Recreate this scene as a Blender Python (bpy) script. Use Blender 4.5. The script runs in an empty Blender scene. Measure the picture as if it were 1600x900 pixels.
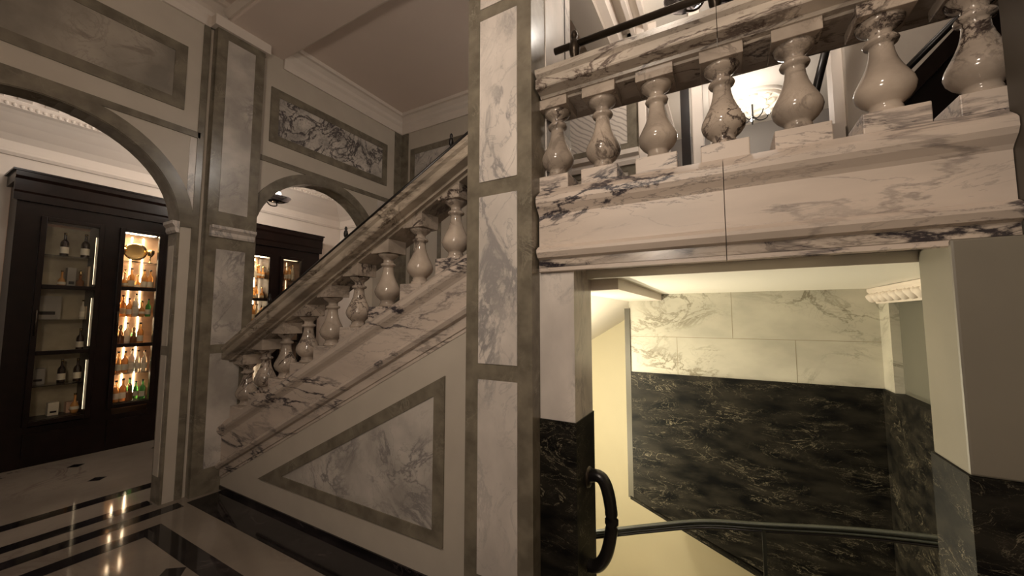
import bpy, bmesh, math, random
from mathutils import Vector, Matrix
random.seed(7)
PI = math.pi
D = bpy.data
C = bpy.context.scene.collection
SC = bpy.context.scene

# ------------------------------------------------------------------ camera
F_PX, PITCH, YAW, EYE = 590.0, math.atan(45/590.), math.atan(330/590.), 1.55
cam = D.objects.new('camera', D.cameras.new('camera')); C.objects.link(cam)
cam.location = (0, 0, EYE)
cam.rotation_euler = (PI/2 + PITCH, 0, YAW)
cam.data.sensor_width = 36; cam.data.lens = 36*F_PX/1600
cam.data.clip_start = .02
SC.camera = cam

# ------------------------------------------------------------------ view, world, main lights
SC.view_settings.view_transform = 'Standard'; SC.view_settings.look = 'None'
SC.view_settings.gamma = 1; SC.view_settings.use_curve_mapping = False
SC.view_settings.exposure = 0.0
world = D.worlds.new('world'); SC.world = world; world.use_nodes = True
bg = world.node_tree.nodes['Background']
bg.inputs[0].default_value = (1.0, .80, .62, 1); bg.inputs[1].default_value = .02

def light(name, kind, loc, energy, col, size=.1, rot=None, sy=None, spot=None):
    l = D.lights.new(name, kind); l.energy = energy; l.color = col
    if kind == 'AREA':
        l.size = size
        if sy: l.shape = 'RECTANGLE'; l.size_y = sy
    else: l.shadow_soft_size = size
    if kind == 'SPOT': l.spot_size = spot; l.spot_blend = .8
    o = D.objects.new(name, l); C.objects.link(o); o.location = loc
    if rot: o.rotation_euler = rot
    return o
WARM = (1.0, .85, .70); WHITE = (1.0, .91, .82); GOLD = (1.0, .91, .68)
def aim(p, q): return (Vector(q)-Vector(p)).to_track_quat('-Z', 'Y').to_euler()
light('hall_lamp_light', 'POINT', (-.55, -.65, 2.45), 98, WARM, .22)
light('hall_fill_spot', 'SPOT', (-.4, -.7, 3.7), 120, WARM, .10, aim((-.4, -.7, 3.7), (-1.0, 1.8, 1.25)), spot=math.radians(128))  # unseen spot added to brighten the stair wall, upper left kept dark
light('basement_light', 'POINT', (-1.3, 3.2, .15), 66, GOLD, .08)
light('well_ceiling_fill', 'POINT', (-1.28, 2.60, 1.02), 85, GOLD, .05)  # unseen fill added to brighten the stairwell ceiling
light('corridor_light', 'POINT', (-5.2, 2.62, 3.20), 58, WHITE, .08)
light('corridor_far_light', 'POINT', (-5.3, .9, 3.45), 12, WHITE, .10)
light('landing_light', 'POINT', (.0, 3.0, 4.12), 40, WHITE, .1)
light('upper_room_light', 'POINT', (.30, 5.7, 4.12), 24, WHITE, .1)

# ------------------------------------------------------------------ materials
def nodes(name):
    m = D.materials.new(name); m.use_nodes = True
    nt = m.node_tree; b = nt.nodes['Principled BSDF']
    return m, nt, b
def N(nt, t, **kw):
    n = nt.nodes.new(t)
    for k, v in kw.items(): setattr(n, k, v)
    return n
def plain(name, col, rough=.5, metal=0, noise=.0, scale=6, bump=0, spec=.5):
    m, nt, b = nodes(name)
    b.inputs['Roughness'].default_value = rough; b.inputs['Metallic'].default_value = metal
    b.inputs['Specular IOR Level'].default_value = spec
    tc = N(nt, 'ShaderNodeTexCoord'); nz = N(nt, 'ShaderNodeTexNoise')
    nz.inputs['Scale'].default_value = scale; nz.inputs['Detail'].default_value = 5
    nt.links.new(tc.outputs['Object'], nz.inputs['Vector'])
    r = N(nt, 'ShaderNodeValToRGB'); nt.links.new(nz.outputs['Fac'], r.inputs['Fac'])
    r.color_ramp.elements[0].position = .3; r.color_ramp.elements[1].position = .7
    r.color_ramp.elements[0].color = tuple(c*(1-noise) for c in col)+(1,)
    r.color_ramp.elements[1].color = tuple(min(1, c*(1+noise)) for c in col)+(1,)
    nt.links.new(r.outputs['Color'], b.inputs['Base Color'])
    if bump:
        bp = N(nt, 'ShaderNodeBump'); bp.inputs['Strength'].default_value = bump; bp.inputs['Distance'].default_value = .01
        nt.links.new(nz.outputs['Fac'], bp.inputs['Height']); nt.links.new(bp.outputs['Normal'], b.inputs['Normal'])
    return m
def marble(name, base, vein, scale=1.2, width=.035, mask=.5, rough=.22, rot=(0, 0, 0), stretch=(1, 1, 1),
           cloud=.12, seed=0, distort=1.2, vein2=None, joints=None, rand=False, detail=8, spec=.5):
    m, nt, b = nodes(name); L = nt.links.new
    tc = N(nt, 'ShaderNodeTexCoord'); mp = N(nt, 'ShaderNodeMapping')
    mp.inputs['Rotation'].default_value = rot; mp.inputs['Scale'].default_value = stretch
    mp.inputs['Location'].default_value = (seed*3.7, seed*1.9, seed*5.3)
    if rand:
        oi = N(nt, 'ShaderNodeObjectInfo'); ml = N(nt, 'ShaderNodeMath', operation='MULTIPLY'); ml.inputs[1].default_value = 37
        L(oi.outputs['Random'], ml.inputs[0]); av = N(nt, 'ShaderNodeVectorMath', operation='ADD')
        L(tc.outputs['Object'], av.inputs[0]); L(ml.outputs[0], av.inputs[1]); L(av.outputs[0], mp.inputs['Vector'])
    else: L(tc.outputs['Object'], mp.inputs['Vector'])
    def ridge(sc, wd, off, det):
        n = N(nt, 'ShaderNodeTexNoise'); n.inputs['Scale'].default_value = sc; n.inputs['Detail'].default_value = det
        n.inputs['Roughness'].default_value = .62; n.inputs['Distortion'].default_value = distort
        a = N(nt, 'ShaderNodeVectorMath', operation='ADD'); a.inputs[1].default_value = (off, off*.7, off*1.3)
        L(mp.outputs[0], a.inputs[0]); L(a.outputs[0], n.inputs['Vector'])
        s = N(nt, 'ShaderNodeMath', operation='SUBTRACT'); s.inputs[1].default_value = .5; L(n.outputs['Fac'], s.inputs[0])
        ab = N(nt, 'ShaderNodeMath', operation='ABSOLUTE'); L(s.outputs[0], ab.inputs[0])
        mr = N(nt, 'ShaderNodeMapRange'); mr.inputs['From Min'].default_value = 0; mr.inputs['From Max'].default_value = wd
        mr.inputs['To Min'].default_value = 1; mr.inputs['To Max'].default_value = 0; mr.interpolation_type = 'SMOOTHSTEP'
        L(ab.outputs[0], mr.inputs['Value']); return mr.outputs[0]
    v1 = ridge(scale, width, 0, detail); v2 = ridge(scale*2.7, width*.6, 11, detail)
    mk = N(nt, 'ShaderNodeTexNoise'); mk.inputs['Scale'].default_value = scale*.8; mk.inputs['Detail'].default_value = 2
    L(mp.outputs[0], mk.inputs['Vector'])
    mm = N(nt, 'ShaderNodeMapRange'); mm.inputs['From Min'].default_value = mask-.06; mm.inputs['From Max'].default_value = mask+.14
    L(mk.outputs['Fac'], mm.inputs['Value'])
    add = N(nt, 'ShaderNodeMath', operation='MULTIPLY_ADD'); add.inputs[1].default_value = .5
    L(v2, add.inputs[0]); L(v1, add.inputs[2])
    mu = N(nt, 'ShaderNodeMath', operation='MULTIPLY', use_clamp=True); L(add.outputs[0], mu.inputs[0]); L(mm.outputs[0], mu.inputs[1])
    cl = N(nt, 'ShaderNodeTexNoise'); cl.inputs['Scale'].default_value = scale*1.7; cl.inputs['Detail'].default_value = 6
    L(mp.outputs[0], cl.inputs['Vector'])
    cr = N(nt, 'ShaderNodeValToRGB'); cr.color_ramp.elements[0].position = .35; cr.color_ramp.elements[1].position = .65
    cr.color_ramp.elements[0].color = tuple(c*(1-cloud*1.6) for c in base)+(1,)
    cr.color_ramp.elements[1].color = tuple(min(1, c*(1+cloud*.6)) for c in base)+(1,)
    L(cl.outputs['Fac'], cr.inputs['Fac'])
    mx = N(nt, 'ShaderNodeMix', data_type='RGBA'); L(mu.outputs[0], mx.inputs['Factor'])
    L(cr.outputs['Color'], mx.inputs['A']); mx.inputs['B'].default_value = tuple(vein)+(1,)
    out = mx.outputs['Result']
    if joints:                              # thin joints between the slabs: (width, height, colour, mapping rotation)
        bw, bh, jc, jr = joints
        mq = N(nt, 'ShaderNodeMapping'); mq.inputs['Rotation'].default_value = jr; L(tc.outputs['Object'], mq.inputs['Vector'])
        br = N(nt, 'ShaderNodeTexBrick'); br.offset = .5; br.inputs['Scale'].default_value = 1
        br.inputs['Brick Width'].default_value = bw; br.inputs['Row Height'].default_value = bh
        br.inputs['Mortar Size'].default_value = .0035; br.inputs['Mortar Smooth'].default_value = 0
        L(mq.outputs[0], br.inputs['Vector'])
        m2 = N(nt, 'ShaderNodeMix', data_type='RGBA'); L(br.outputs['Fac'], m2.inputs['Factor']); L(out, m2.inputs['A'])
        m2.inputs['B'].default_value = tuple(jc)+(1,); out = m2.outputs['Result']
    L(out, b.inputs['Base Color']); b.inputs['Roughness'].default_value = rough
    b.inputs['Specular IOR Level'].default_value = spec
    return m
def emis(name, col, st):
    m, nt, b = nodes(name); b.inputs['Base Color'].default_value = (.8, .8, .8, 1)
    b.inputs['Emission Color'].default_value = tuple(col)+(1,); b.inputs['Emission Strength'].default_value = st
    return m
def glass(name, tint=(1, 1, 1), refl=.9):
    m = D.materials.new(name); m.use_nodes = True; nt = m.node_tree; nt.nodes.clear(); L = nt.links.new
    o = N(nt, 'ShaderNodeOutputMaterial'); t = N(nt, 'ShaderNodeBsdfTransparent'); g = N(nt, 'ShaderNodeBsdfGlossy')
    g.inputs['Roughness'].default_value = .04; t.inputs[0].default_value = tuple(tint)+(1,)
    f = N(nt, 'ShaderNodeFresnel'); f.inputs[0].default_value = 1.35
    mx = N(nt, 'ShaderNodeMixShader'); L(f.outputs[0], mx.inputs[0]); L(t.outputs[0], mx.inputs[1]); L(g.outputs[0], mx.inputs[2])
    L(mx.outputs[0], o.inputs[0]); return m
def liquor(name, col, rough=.06):
    m, nt, b = nodes(name); b.inputs['Base Color'].default_value = tuple(col)+(1,); b.inputs['Roughness'].default_value = rough
    b.inputs['Transmission Weight'].default_value = .45; b.inputs['IOR'].default_value = 1.33
    return m

M = {}
M['white'] = marble('pale_marble', (.62, .56, .51), (.30, .28, .27), 2.3, .045, .47, rough=.25, rot=(0, .7, .3), stretch=(1, 1, .6), seed=1, cloud=.14)
M['panel'] = marble('grey_veined_marble', (.50, .455, .41), (.24, .22, .21), 2.2, .045, .47, rough=.25, rot=(.3, .9, .2), seed=2, cloud=.18)
M['dark_panel'] = marble('brown_grey_marble', (.34, .30, .25), (.22, .19, .16), 1.5, .05, .48, rough=.3, seed=17, cloud=.25)  # a marble darker than the other wall panels
M['breccia'] = marble('bold_veined_marble', (.55, .50, .45), (.06, .05, .05), 2.4, .055, .36, rough=.3, rot=(.8, .2, .4), seed=4, cloud=.25, distort=2.2)
M['cream'] = marble('cream_veined_marble', (.56, .47, .40), (.035, .028, .035), 1.9, .027, .425, rough=.45, rot=(0, .42, 0), stretch=(.45, 1, 1.9), seed=3, cloud=.1, distort=.5, detail=10)
M['cream_dark'] = marble('heavily_veined_marble', (.50, .42, .35), (.03, .024, .028), 2.6, .07, .40, rough=.2, rot=(0, -.15, 0), stretch=(.5, 1, 1.8), seed=6, cloud=.18)
M['rail_warm'] = marble('shaded_brown_rail_marble', (.40, .335, .265), (.06, .042, .03), 2.4, .05, .44, rough=.2, rot=(0, .5, 0), stretch=(.5, 1, 1.6), seed=27, cloud=.25, distort=.8)  # brown marble, base also darkened for the shadow on the stair rail
M['rail'] = marble('rail_marble', (.50, .43, .36), (.12, .09, .075), 2.4, .024, .50, rough=.2, rot=(0, .3, 0), stretch=(.5, 1, 1.8), seed=7, cloud=.2, distort=.8)
M['baluster'] = marble('turned_marble', (.43, .355, .29), (.05, .035, .03), 3.0, .035, .47, rough=.12, rot=(.5, .6, 0), seed=5, cloud=.2, rand=True)
M['olive'] = marble('olive_marble_trim', (.188, .162, .122), (.24, .21, .16), 5, .03, .55, rough=.22, cloud=.2, seed=8)
M['plaster'] = plain('warm_plaster', (.40, .345, .29), .6, noise=.03, scale=3)
M['well_ceil'] = plain('white_ceiling_paint', (.90, .86, .78), .6)
M['plaster_lt'] = plain('pale_plaster', (.68, .60, .53), .6, noise=.03, scale=3)
M['ceil'] = plain('ceiling_plaster', (.74, .63, .56), .7, noise=.02, scale=2)
M['ceil_lt'] = plain('upper_ceiling_plaster', (.74, .68, .60), .7, noise=.02, scale=2)
M['wall'] = plain('wall_stone', (.50, .445, .375), .35, noise=.05, scale=5)
M['dim'] = plain('shade_toned_stone', (.18, .16, .125), .5, noise=.05, scale=5)  # stone colour darkened to stand for the weak light at right
M['beige'] = plain('beige_wall_paint', (.62, .55, .38), .6, noise=.02, scale=2)
M['dark'] = marble('dark_green_marble', (.014, .012, .0085), (.22, .19, .13), 4.2, .009, .49, rough=.55, rot=(0, .12, 0), stretch=(.7, 1, 1.9), seed=9, cloud=.6, distort=1.8, detail=12, spec=.2)
M['block'] = marble('ivory_marble_blocks', (.50, .475, .40), (.21, .19, .14), 2.1, .035, .50, rough=.3, rot=(0, -.5, 0), stretch=(.8, 1, 1.4), seed=12, cloud=.1)
M['floor'] = marble('floor_marble', (.22, .185, .15), (.15, .12, .10), 1.1, .03, .5, rough=.07, seed=13, cloud=.12)
M['floor_dark'] = marble('dark_floor_marble', (.012, .010, .011), (.05, .04, .04), 2.5, .02, .5, rough=.07, seed=14, cloud=.3)
M['wood'] = plain('mahogany', (.008, .0035, .0025), .3, spec=.25, noise=.35, scale=9)
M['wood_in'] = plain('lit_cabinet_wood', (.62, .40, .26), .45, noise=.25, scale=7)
M['black'] = plain('black_metal', (.012, .010, .009), .3, metal=.3)
M['brass'] = plain('dark_bronze', (.05, .038, .028), .32, metal=.8, noise=.2)
M['gold'] = plain('polished_gold', (.75, .52, .22), .2, metal=1.0)
M['silver'] = plain('polished_nickel', (.50, .50, .56), .12, metal=1.0)
M['glass'] = glass('clear_glass')
M['bulb'] = emis('lit_frosted_bulb', (1, .88, .72), 45)
M['strip'] = emis('cabinet_light_strip', (1, .80, .52), 30)
M['strip_dim'] = emis('dim_cabinet_light_strip', (1, .76, .46), 2.2)
M['paper'] = plain('cream_paper_label', (.72, .64, .48), .6, noise=.05)
M['grain'] = None
def wavy():
    m, nt, b = nodes('wavy_grained_marble'); L = nt.links.new
    tc = N(nt, 'ShaderNodeTexCoord'); w = N(nt, 'ShaderNodeTexWave'); mp = N(nt, 'ShaderNodeMapping')
    mp.inputs['Rotation'].default_value = (0, .9, 0)
    w.inputs['Scale'].default_value = 7; w.inputs['Distortion'].default_value = 6; w.inputs['Detail'].default_value = 3
    w.inputs['Detail Scale'].default_value = .6
    L(tc.outputs['Object'], mp.inputs[0]); L(mp.outputs[0], w.inputs['Vector'])
    r = N(nt, 'ShaderNodeValToRGB'); L(w.outputs['Fac'], r.inputs['Fac'])
    r.color_ramp.elements[0].color = (.34, .30, .27, 1); r.color_ramp.elements[1].color = (.60, .54, .48, 1)
    r.color_ramp.elements[0].position = .0; r.color_ramp.elements[1].position = .35
    L(r.outputs[0], b.inputs['Base Color']); b.inputs['Roughness'].default_value = .3; return m
M['grain'] = wavy()

# ------------------------------------------------------------------ mesh helpers
class MB:
    """collects shapes in world space; build() links them as one mesh object"""
    def __init__(s): s.v = []; s.f = []; s.mi = []; s.cur = 0; s.sm = []; s.smooth = False
    def add(s, vs, fs):
        o = len(s.v); s.v += [tuple(v) for v in vs]
        for f in fs: s.f.append([o+i for i in f]); s.mi.append(s.cur); s.sm.append(s.smooth)
        return s
    def box(s, x0, x1, y0, y1, z0, z1):
        vs = [(x, y, z) for z in (z0, z1) for y in (y0, y1) for x in (x0, x1)]
        return s.add(vs, [(0, 2, 3, 1), (4, 5, 7, 6), (0, 1, 5, 4), (2, 6, 7, 3), (0, 4, 6, 2), (1, 3, 7, 5)])
    def hexa(s, b, t):           # two quads, four corners each
        vs = list(b)+list(t)
        return s.add(vs, [(3, 2, 1, 0), (4, 5, 6, 7), (0, 1, 5, 4), (1, 2, 6, 5), (2, 3, 7, 6), (3, 0, 4, 7)])
    def prism(s, poly, d0, d1, axis='y'):   # poly: 2d outline, extruded along axis
        def P(a, b, d): return {'y': (a, d, b), 'x': (d, a, b), 'z': (a, b, d)}[axis]
        n = len(poly); vs = [P(a, b, d0) for a, b in poly]+[P(a, b, d1) for a, b in poly]
        fs = [tuple(range(n))[::-1], tuple(range(n, 2*n))]+[(i, (i+1) % n, n+(i+1) % n, n+i) for i in range(n)]
        return s.add(vs, fs)
    def sweep(s, prof, p0, p1):  # closed profile of 3-d offsets carried from p0 to p1
        n = len(prof); vs = [tuple(Vector(p0)+Vector(q)) for q in prof]+[tuple(Vector(p1)+Vector(q)) for q in prof]
        fs = [tuple(range(n))[::-1], tuple(range(n, 2*n))]+[(i, (i+1) % n, n+(i+1) % n, n+i) for i in range(n)]
        return s.add(vs, fs)
    def lathe(s, c, prof, seg=24, axis='z', cap=True):
        vs = []; fs = []; n = len(prof)
        for r, h in prof:
            for k in range(seg):
                a = 2*PI*k/seg; x, y = r*math.cos(a), r*math.sin(a)
                q = {'z': (x, y, h), 'y': (x, h, y), 'x': (h, x, y)}[axis]
                vs.append((c[0]+q[0], c[1]+q[1], c[2]+q[2]))
        for i in range(n-1):
            for k in range(seg): fs.append((i*seg+k, i*seg+(k+1) % seg, (i+1)*seg+(k+1) % seg, (i+1)*seg+k))
        if cap: fs += [tuple(range(seg))[::-1], tuple((n-1)*seg+k for k in range(seg))]
        o = s.smooth; s.smooth = True; s.add(vs, fs); s.smooth = o; return s
    def tube(s, pts, r, seg=10, flat=1.0):
        pts = [Vector(p) for p in pts]; vs = []; fs = []; n = len(pts)
        up = Vector((0, 0, 1))
        for i, p in enumerate(pts):
            t = (pts[min(i+1, n-1)]-pts[max(i-1, 0)]).normalized()
            a = t.cross(up)
            if a.length < .05: a = t.cross(Vector((0, 1, 0)))
            a.normalize(); b = a.cross(t).normalized()
            rr = r[i] if isinstance(r, (list, tuple)) else r
            for k in range(seg):
                th = 2*PI*k/seg; vs.append(p+a*rr*math.cos(th)+b*rr*flat*math.sin(th))
        for i in range(n-1):
            for k in range(seg): fs.append((i*seg+k, i*seg+(k+1) % seg, (i+1)*seg+(k+1) % seg, (i+1)*seg+k))
        fs += [tuple(range(seg))[::-1], tuple((n-1)*seg+k for k in range(seg))]
        o = s.smooth; s.smooth = True; s.add(vs, fs); s.smooth = o; return s
    def build(s, name, mat, parent=None, bevel=0):
        me = D.meshes.new(name); off = Vector((0, 0, 0))
        p = parent
        while p is not None: off += Vector(p.location); p = p.parent
        me.from_pydata([tuple(Vector(v)-off) for v in s.v], [], s.f)
        bm = bmesh.new(); bm.from_mesh(me); bmesh.ops.recalc_face_normals(bm, faces=bm.faces); bm.to_mesh(me); bm.free()
        for m in (mat if isinstance(mat, list) else [mat]): me.materials.append(m)
        for p_, i, q in zip(me.polygons, s.mi, s.sm): p_.material_index = i; p_.use_smooth = q
        o = D.objects.new(name, me); C.objects.link(o); o.parent = parent
        if bevel:
            b = o.modifiers.new('bevel', 'BEVEL'); b.width = bevel; b.segments = 2; b.limit_method = 'ANGLE'
        return o
def tag(o, label, cat, group=None):
    o['label'] = label; o['category'] = cat
    if group: o['group'] = group
    return o
def thing(name, loc, label, cat, group=None):
    o = D.objects.new(name, None); C.objects.link(o); o.location = loc; o.empty_display_size = .05
    return tag(o, label, cat, group)
def struct(o, label=None):
    o['kind'] = 'structure'
    if label: o['label'] = label
    return o
def box(*a): return MB().box(*a)
def copy_tree(o, parent=None):
    c = o.copy(); C.objects.link(c)
    if parent is not None: c.parent = parent
    for ch in list(o.children): copy_tree(ch, c)
    return c

# ------------------------------------------------------------------ key dimensions
XA = -4.12                   # arcade wall face
YS = 1.80                    # stair string wall / balcony face
YB = 3.98                    # back wall of the stair hall
SL = .488
def ledge(x): return 1.89+SL*(x+1.30)
Z1 = 2.18                    # balcony ledge top

# ------------------------------------------------------------------ floor and ceilings
fl = MB(); fl.box(-8.0, 3.0, -3.5, YS+.1, -.2, 0).box(-8, -4.1, YS+.1, 6.0, -.2, 0)
fl.cur = 1
def inlay(x0, x1, y0, y1): fl.box(x0, x1, y0, y1, -.01, .0012)
inlay(-3.98, -.6, 1.54, 1.795)                      # broad band along the string wall
inlay(-3.62, -.6, 1.17, 1.30); inlay(-3.75, -3.62, -3, 1.30)
fl.prism([(-3.06, 1.10), (-2.97, 1.01), (-2.88, 1.10), (-2.97, 1.169)], -.01, .0012, 'z')
inlay(-4.04, -3.92, -3, 1.50); inlay(-4.31, -4.19, -3, 1.39); inlay(-4.74, -4.61, -3, 6)
for i in range(3):
    for j in range(9):
        x, y = -5.30-.66*i, -1.31+.66*j; q = .065
        fl.prism([(x-q, y), (x, y-q), (x+q, y), (x, y+q)], -.01, .0012, 'z')
struct(fl.build('floor', [M['floor'], M['floor_dark']]))

ce = MB(); ce.box(-4.3, 3.0, -3.5, 1.66, 4.52, 4.62).box(-4.3, -.86, 2.22, YB+.1, 4.52, 4.62)
struct(ce.build('ceiling', M['ceil']))
cm = MB()
cm.box(-4.3, 1.4, 1.66, 2.22, 4.36, 4.62)
struct(cm.build('trim_1', M['ceil'], bevel=.01), 'broad plaster beam over the staircase wall')
def crown(mb, p0, p1, d, z=4.52, s=1.0):            # crown moulding; d = horizontal direction away from its wall
    pr = [(0, -.26), (.02, -.26), (.03, -.21), (.03, -.16), (.055, -.13), (.06, -.09), (.10, -.05), (.13, -.045), (.13, 0), (0, 0)]
    mb.sweep([(d[0]*a*s, d[1]*a*s, b*s) for a, b in pr], (p0[0], p0[1], z), (p1[0], p1[1], z))
cr = MB(); crown(cr, (XA, 2.22), (XA, YB), (1, 0)); crown(cr, (XA, YB), (-.86, YB), (0, -1)); crown(cr, (XA, -3.5), (XA, 1.66), (1, 0))
pr2 = [(0, 0), (0, -.05), (.02, -.05), (.05, -.02), (.06, 0)]
cr.sweep([(0, a, b-.10+.10) for a, b in pr2], (XA+.1, 2.22, 4.44), (-.86, 2.22, 4.44))
cr.sweep([(0, -a, b) for a, b in pr2], (XA+.1, 1.66, 4.44), (1.4, 1.66, 4.44))
struct(cr.build('trim_2', M['plaster_lt']), 'crown moulding round the hall ceiling')

# ------------------------------------------------------------------ arcade wall with two arches
def arch_pts(yc, zs, r, n=28, rz=None):
    rz = rz or r
    return [(yc+r*math.cos(PI-PI*i/n), zs+rz*math.sin(PI*i/n)) for i in range(n+1)]
def wall_with_arches(mb, x0, x1, y0, y1, ztop, arches):
    cur = y0
    for (yc, zs, r, rz) in arches:
        mb.box(x0, x1, cur, yc-r, 0, ztop)
        p = arch_pts(yc, zs, r, 28, rz)
        for i in range(28):
            (ya, za), (yb, zb) = p[i], p[i+1]
            mb.hexa([(x0, ya, za), (x1, ya, za), (x1, yb, zb), (x0, yb, zb)], [(x0, ya, ztop), (x1, ya, ztop), (x1, yb, ztop), (x0, yb, ztop)])
        cur = yc+r
    mb.box(x0, x1, cur, y1, 0, ztop)
A1 = (.61, 2.34, .80, .77); A2 = (2.75, 2.34, .76, .76)
aw = MB(); wall_with_arches(aw, XA-.17, XA, -3.5, YB+.15, 4.6, [A1, A2])
wl = struct(aw.build('wall_left', M['wall']))
def ring(mb, a, x0, x1, w):
    yc, zs, r, rz = a; pi = arch_pts(yc, zs, r-.002, 32, rz-.002); po = arch_pts(yc, zs, r+w, 32, rz+w)
    for i in range(32):
        (a0, b0), (a1, b1), (c1, d1), (c0, d0) = pi[i], pi[i+1], po[i+1], po[i]
        mb.hexa([(x0, a0, b0), (x0, a1, b1), (x0, c1, d1), (x0, c0, d0)], [(x1, a0, b0), (x1, a1, b1), (x1, c1, d1), (x1, c0, d0)])
def soffit(mb, a, x0, x1):
    yc, zs, r, rz = a; po = arch_pts(yc, zs, r+.001, 32, rz+.001); pi = arch_pts(yc, zs, r-.008, 32, rz-.008)
    for i in range(32):
        (a0, b0), (a1, b1), (c1, d1), (c0, d0) = pi[i], pi[i+1], po[i+1], po[i]
        mb.hexa([(x0, a0, b0), (x0, a1, b1), (x0, c1, d1), (x0, c0, d0)], [(x1, a0, b0), (x1, a1, b1), (x1, c1, d1), (x1, c0, d0)])
rg = MB()
for a in (A1, A2): ring(rg, a, XA-.01, XA+.018, .10); soffit(rg, a, XA-.18, XA+.01)
rg.build('arch_surround', M['olive'], wl)
ol = MB()
def stripY(x, y0, y1, z0, z1, t=.012): ol.box(x-.01, x+t, y0, y1, z0, z1)   # strip lying on an X-facing wall
stripY(XA, -2, 1.52, 3.17, 3.225); stripY(XA, 2.0, 3.86, 3.17, 3.225)
def frameY(x, y0, y1, z0, z1, w, t=.012):
    stripY(x, y0, y1, z0, z0+w, t); stripY(x, y0, y1, z1-w, z1, t); stripY(x, y0, y0+w, z0+w, z1-w, t); stripY(x, y1-w, y1, z0+w, z1-w, t)
frameY(XA, -1.2, 1.39, 3.38, 3.97, .085); frameY(XA, 2.11, 3.70, 3.40, 4.00, .085)
stripY(XA, 3.84, YB, 0, 4.28)
stripY(XA, 1.50, 1.55, 0, 4.3)
ol.build('olive_banding', M['olive'], wl)
pb = MB(); pb.box(XA-.01, XA+.006, 2.19, 3.62, 3.48, 3.92); pb.build('carved_marble_panel', M['breccia'], wl)
pb = MB(); pb.box(XA-.01, XA+.006, -1.12, 1.31, 3.46, 3.89); pb.build('plain_marble_panel', M['dark_panel'], wl)
pb = MB()
for (ya, yb, z0, z1) in ((1.45, 1.50, 2.5, 3.16), (3.55, 3.83, 2.5, 3.16)):
    pb.box(XA-.01, XA+.005, ya, yb, z0, z1)
pb.build('spandrel_marble', M['white'], wl)

# pilaster between the arches
XP = XA+.09
pl = thing('marble_pilaster', (XA+.05, 1.78, 0), 'tall veined marble pilaster with small capital between the two arches', 'pilaster')
b = MB(); b.box(XA+.001, XP, 1.575, 1.99, 0, 4.36); b.build('shaft', M['olive'], pl)
b = MB()
for z0, z1 in ((2.52, 4.18), (1.30, 2.17), (.22, 1.22)): b.box(XP-.01, XP+.004, 1.66, 1.90, z0, z1)
b.build('marble_inlay', M['panel'], pl)
b = MB(); pr = [(0, 0), (.02, 0), (.03, .02), (.03, .05), (.06, .075), (.06, .10), (0, .10)]
b.sweep([(a, 0, z) for a, z in pr], (XP-.005, 1.60, 2.28), (XP-.005, 1.97, 2.28))
b.build('capital', M['white'], pl)
b = MB(); pr = [(0, 0), (.02, 0), (.03, .02), (.03, .05), (.05, .075), (.05, .10), (0, .10)]
b.sweep([(0, -a, z) for a, z in pr], (XA-.17, 1.41, 2.28), (XA+.02, 1.41, 2.28))
b.build('impost', M['white'], wl)
b = MB(); b.box(XA-.17, XA+.005, 1.402, 1.42, 0, 2.28); b.build('jamb_lining', M['olive'], wl)
b = MB()
for z0, z1 in ((1.30, 2.17), (.22, 1.22)): b.box(XA-.14, XA-.04, 1.397, 1.42, z0, z1)
b.build('jamb_marble', M['wall'], wl)
b = MB(); b.box(XA+.001, XA+.12, 1.54, 2.03, 4.26, 4.359); b.build('head_block', M['plaster_lt'], pl)

# ------------------------------------------------------------------ back wall of stair hall, continuing upstairs
bw = MB(); bw.prism([(XA-.1, -.1), (-4.1, -.1), (-.845, 1.83), (-.70, 1.83), (-.70, 4.6), (XA-.1, 4.6)], YB, YB+.15)
wb = struct(bw.build('wall_back', M['wall']))
ol = MB()
def stripX(y, x0, x1, z0, z1, t=.012): ol.box(x0, x1, y-t, y+.01, z0, z1)
def frameX(y, x0, x1, z0, z1, w, t=.012):
    stripX(y, x0, x1, z0, z0+w, t); stripX(y, x0, x1, z1-w, z1, t); stripX(y, x0, x0+w, z0+w, z1-w, t); stripX(y, x1-w, x1, z0+w, z1-w, t)
stripX(YB, XA, -3.98, 0, 4.27); frameX(YB, -3.93, -1.75, 3.40, 4.00, .085)
stripX(YB, -1.62, -1.50, 1.9, 4.27); stripX(YB, -.82, -.70, 1.9, 4.27)
stripX(YB, -1.50, -.82, 3.30, 3.385); stripX(YB, -1.50, -.82, 3.08, 3.14)
for i in range(5): stripX(YB, -3.9+.5*i, -3.84+.5*i, .6*(.26+.5*i)+.1, 3.2)
stripX(YB, -3.98, -1.62, 3.14, 3.2)
ol.build('olive_banding', M['olive'], wb)
b = MB(); b.box(-3.845, -1.835, YB-.006, YB+.01, 3.485, 3.915); b.build('marble_panel', M['panel'], wb)
b = MB(); b.box(-1.50, -.82, YB-.006, YB+.01, 3.385, 4.2); b.build('wavy_marble_panel', M['grain'], wb)
b = MB(); pr = [(0, 0), (.03, 0), (.045, .04), (.045, .075), (.08, .10), (.08, .15), (0, .16)]
b.sweep([(0, -a, z) for a, z in pr], (-1.5, YB, 3.14), (-.70, YB, 3.14)); b.build('dado_rail', M['plaster_lt'], wb)

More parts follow.
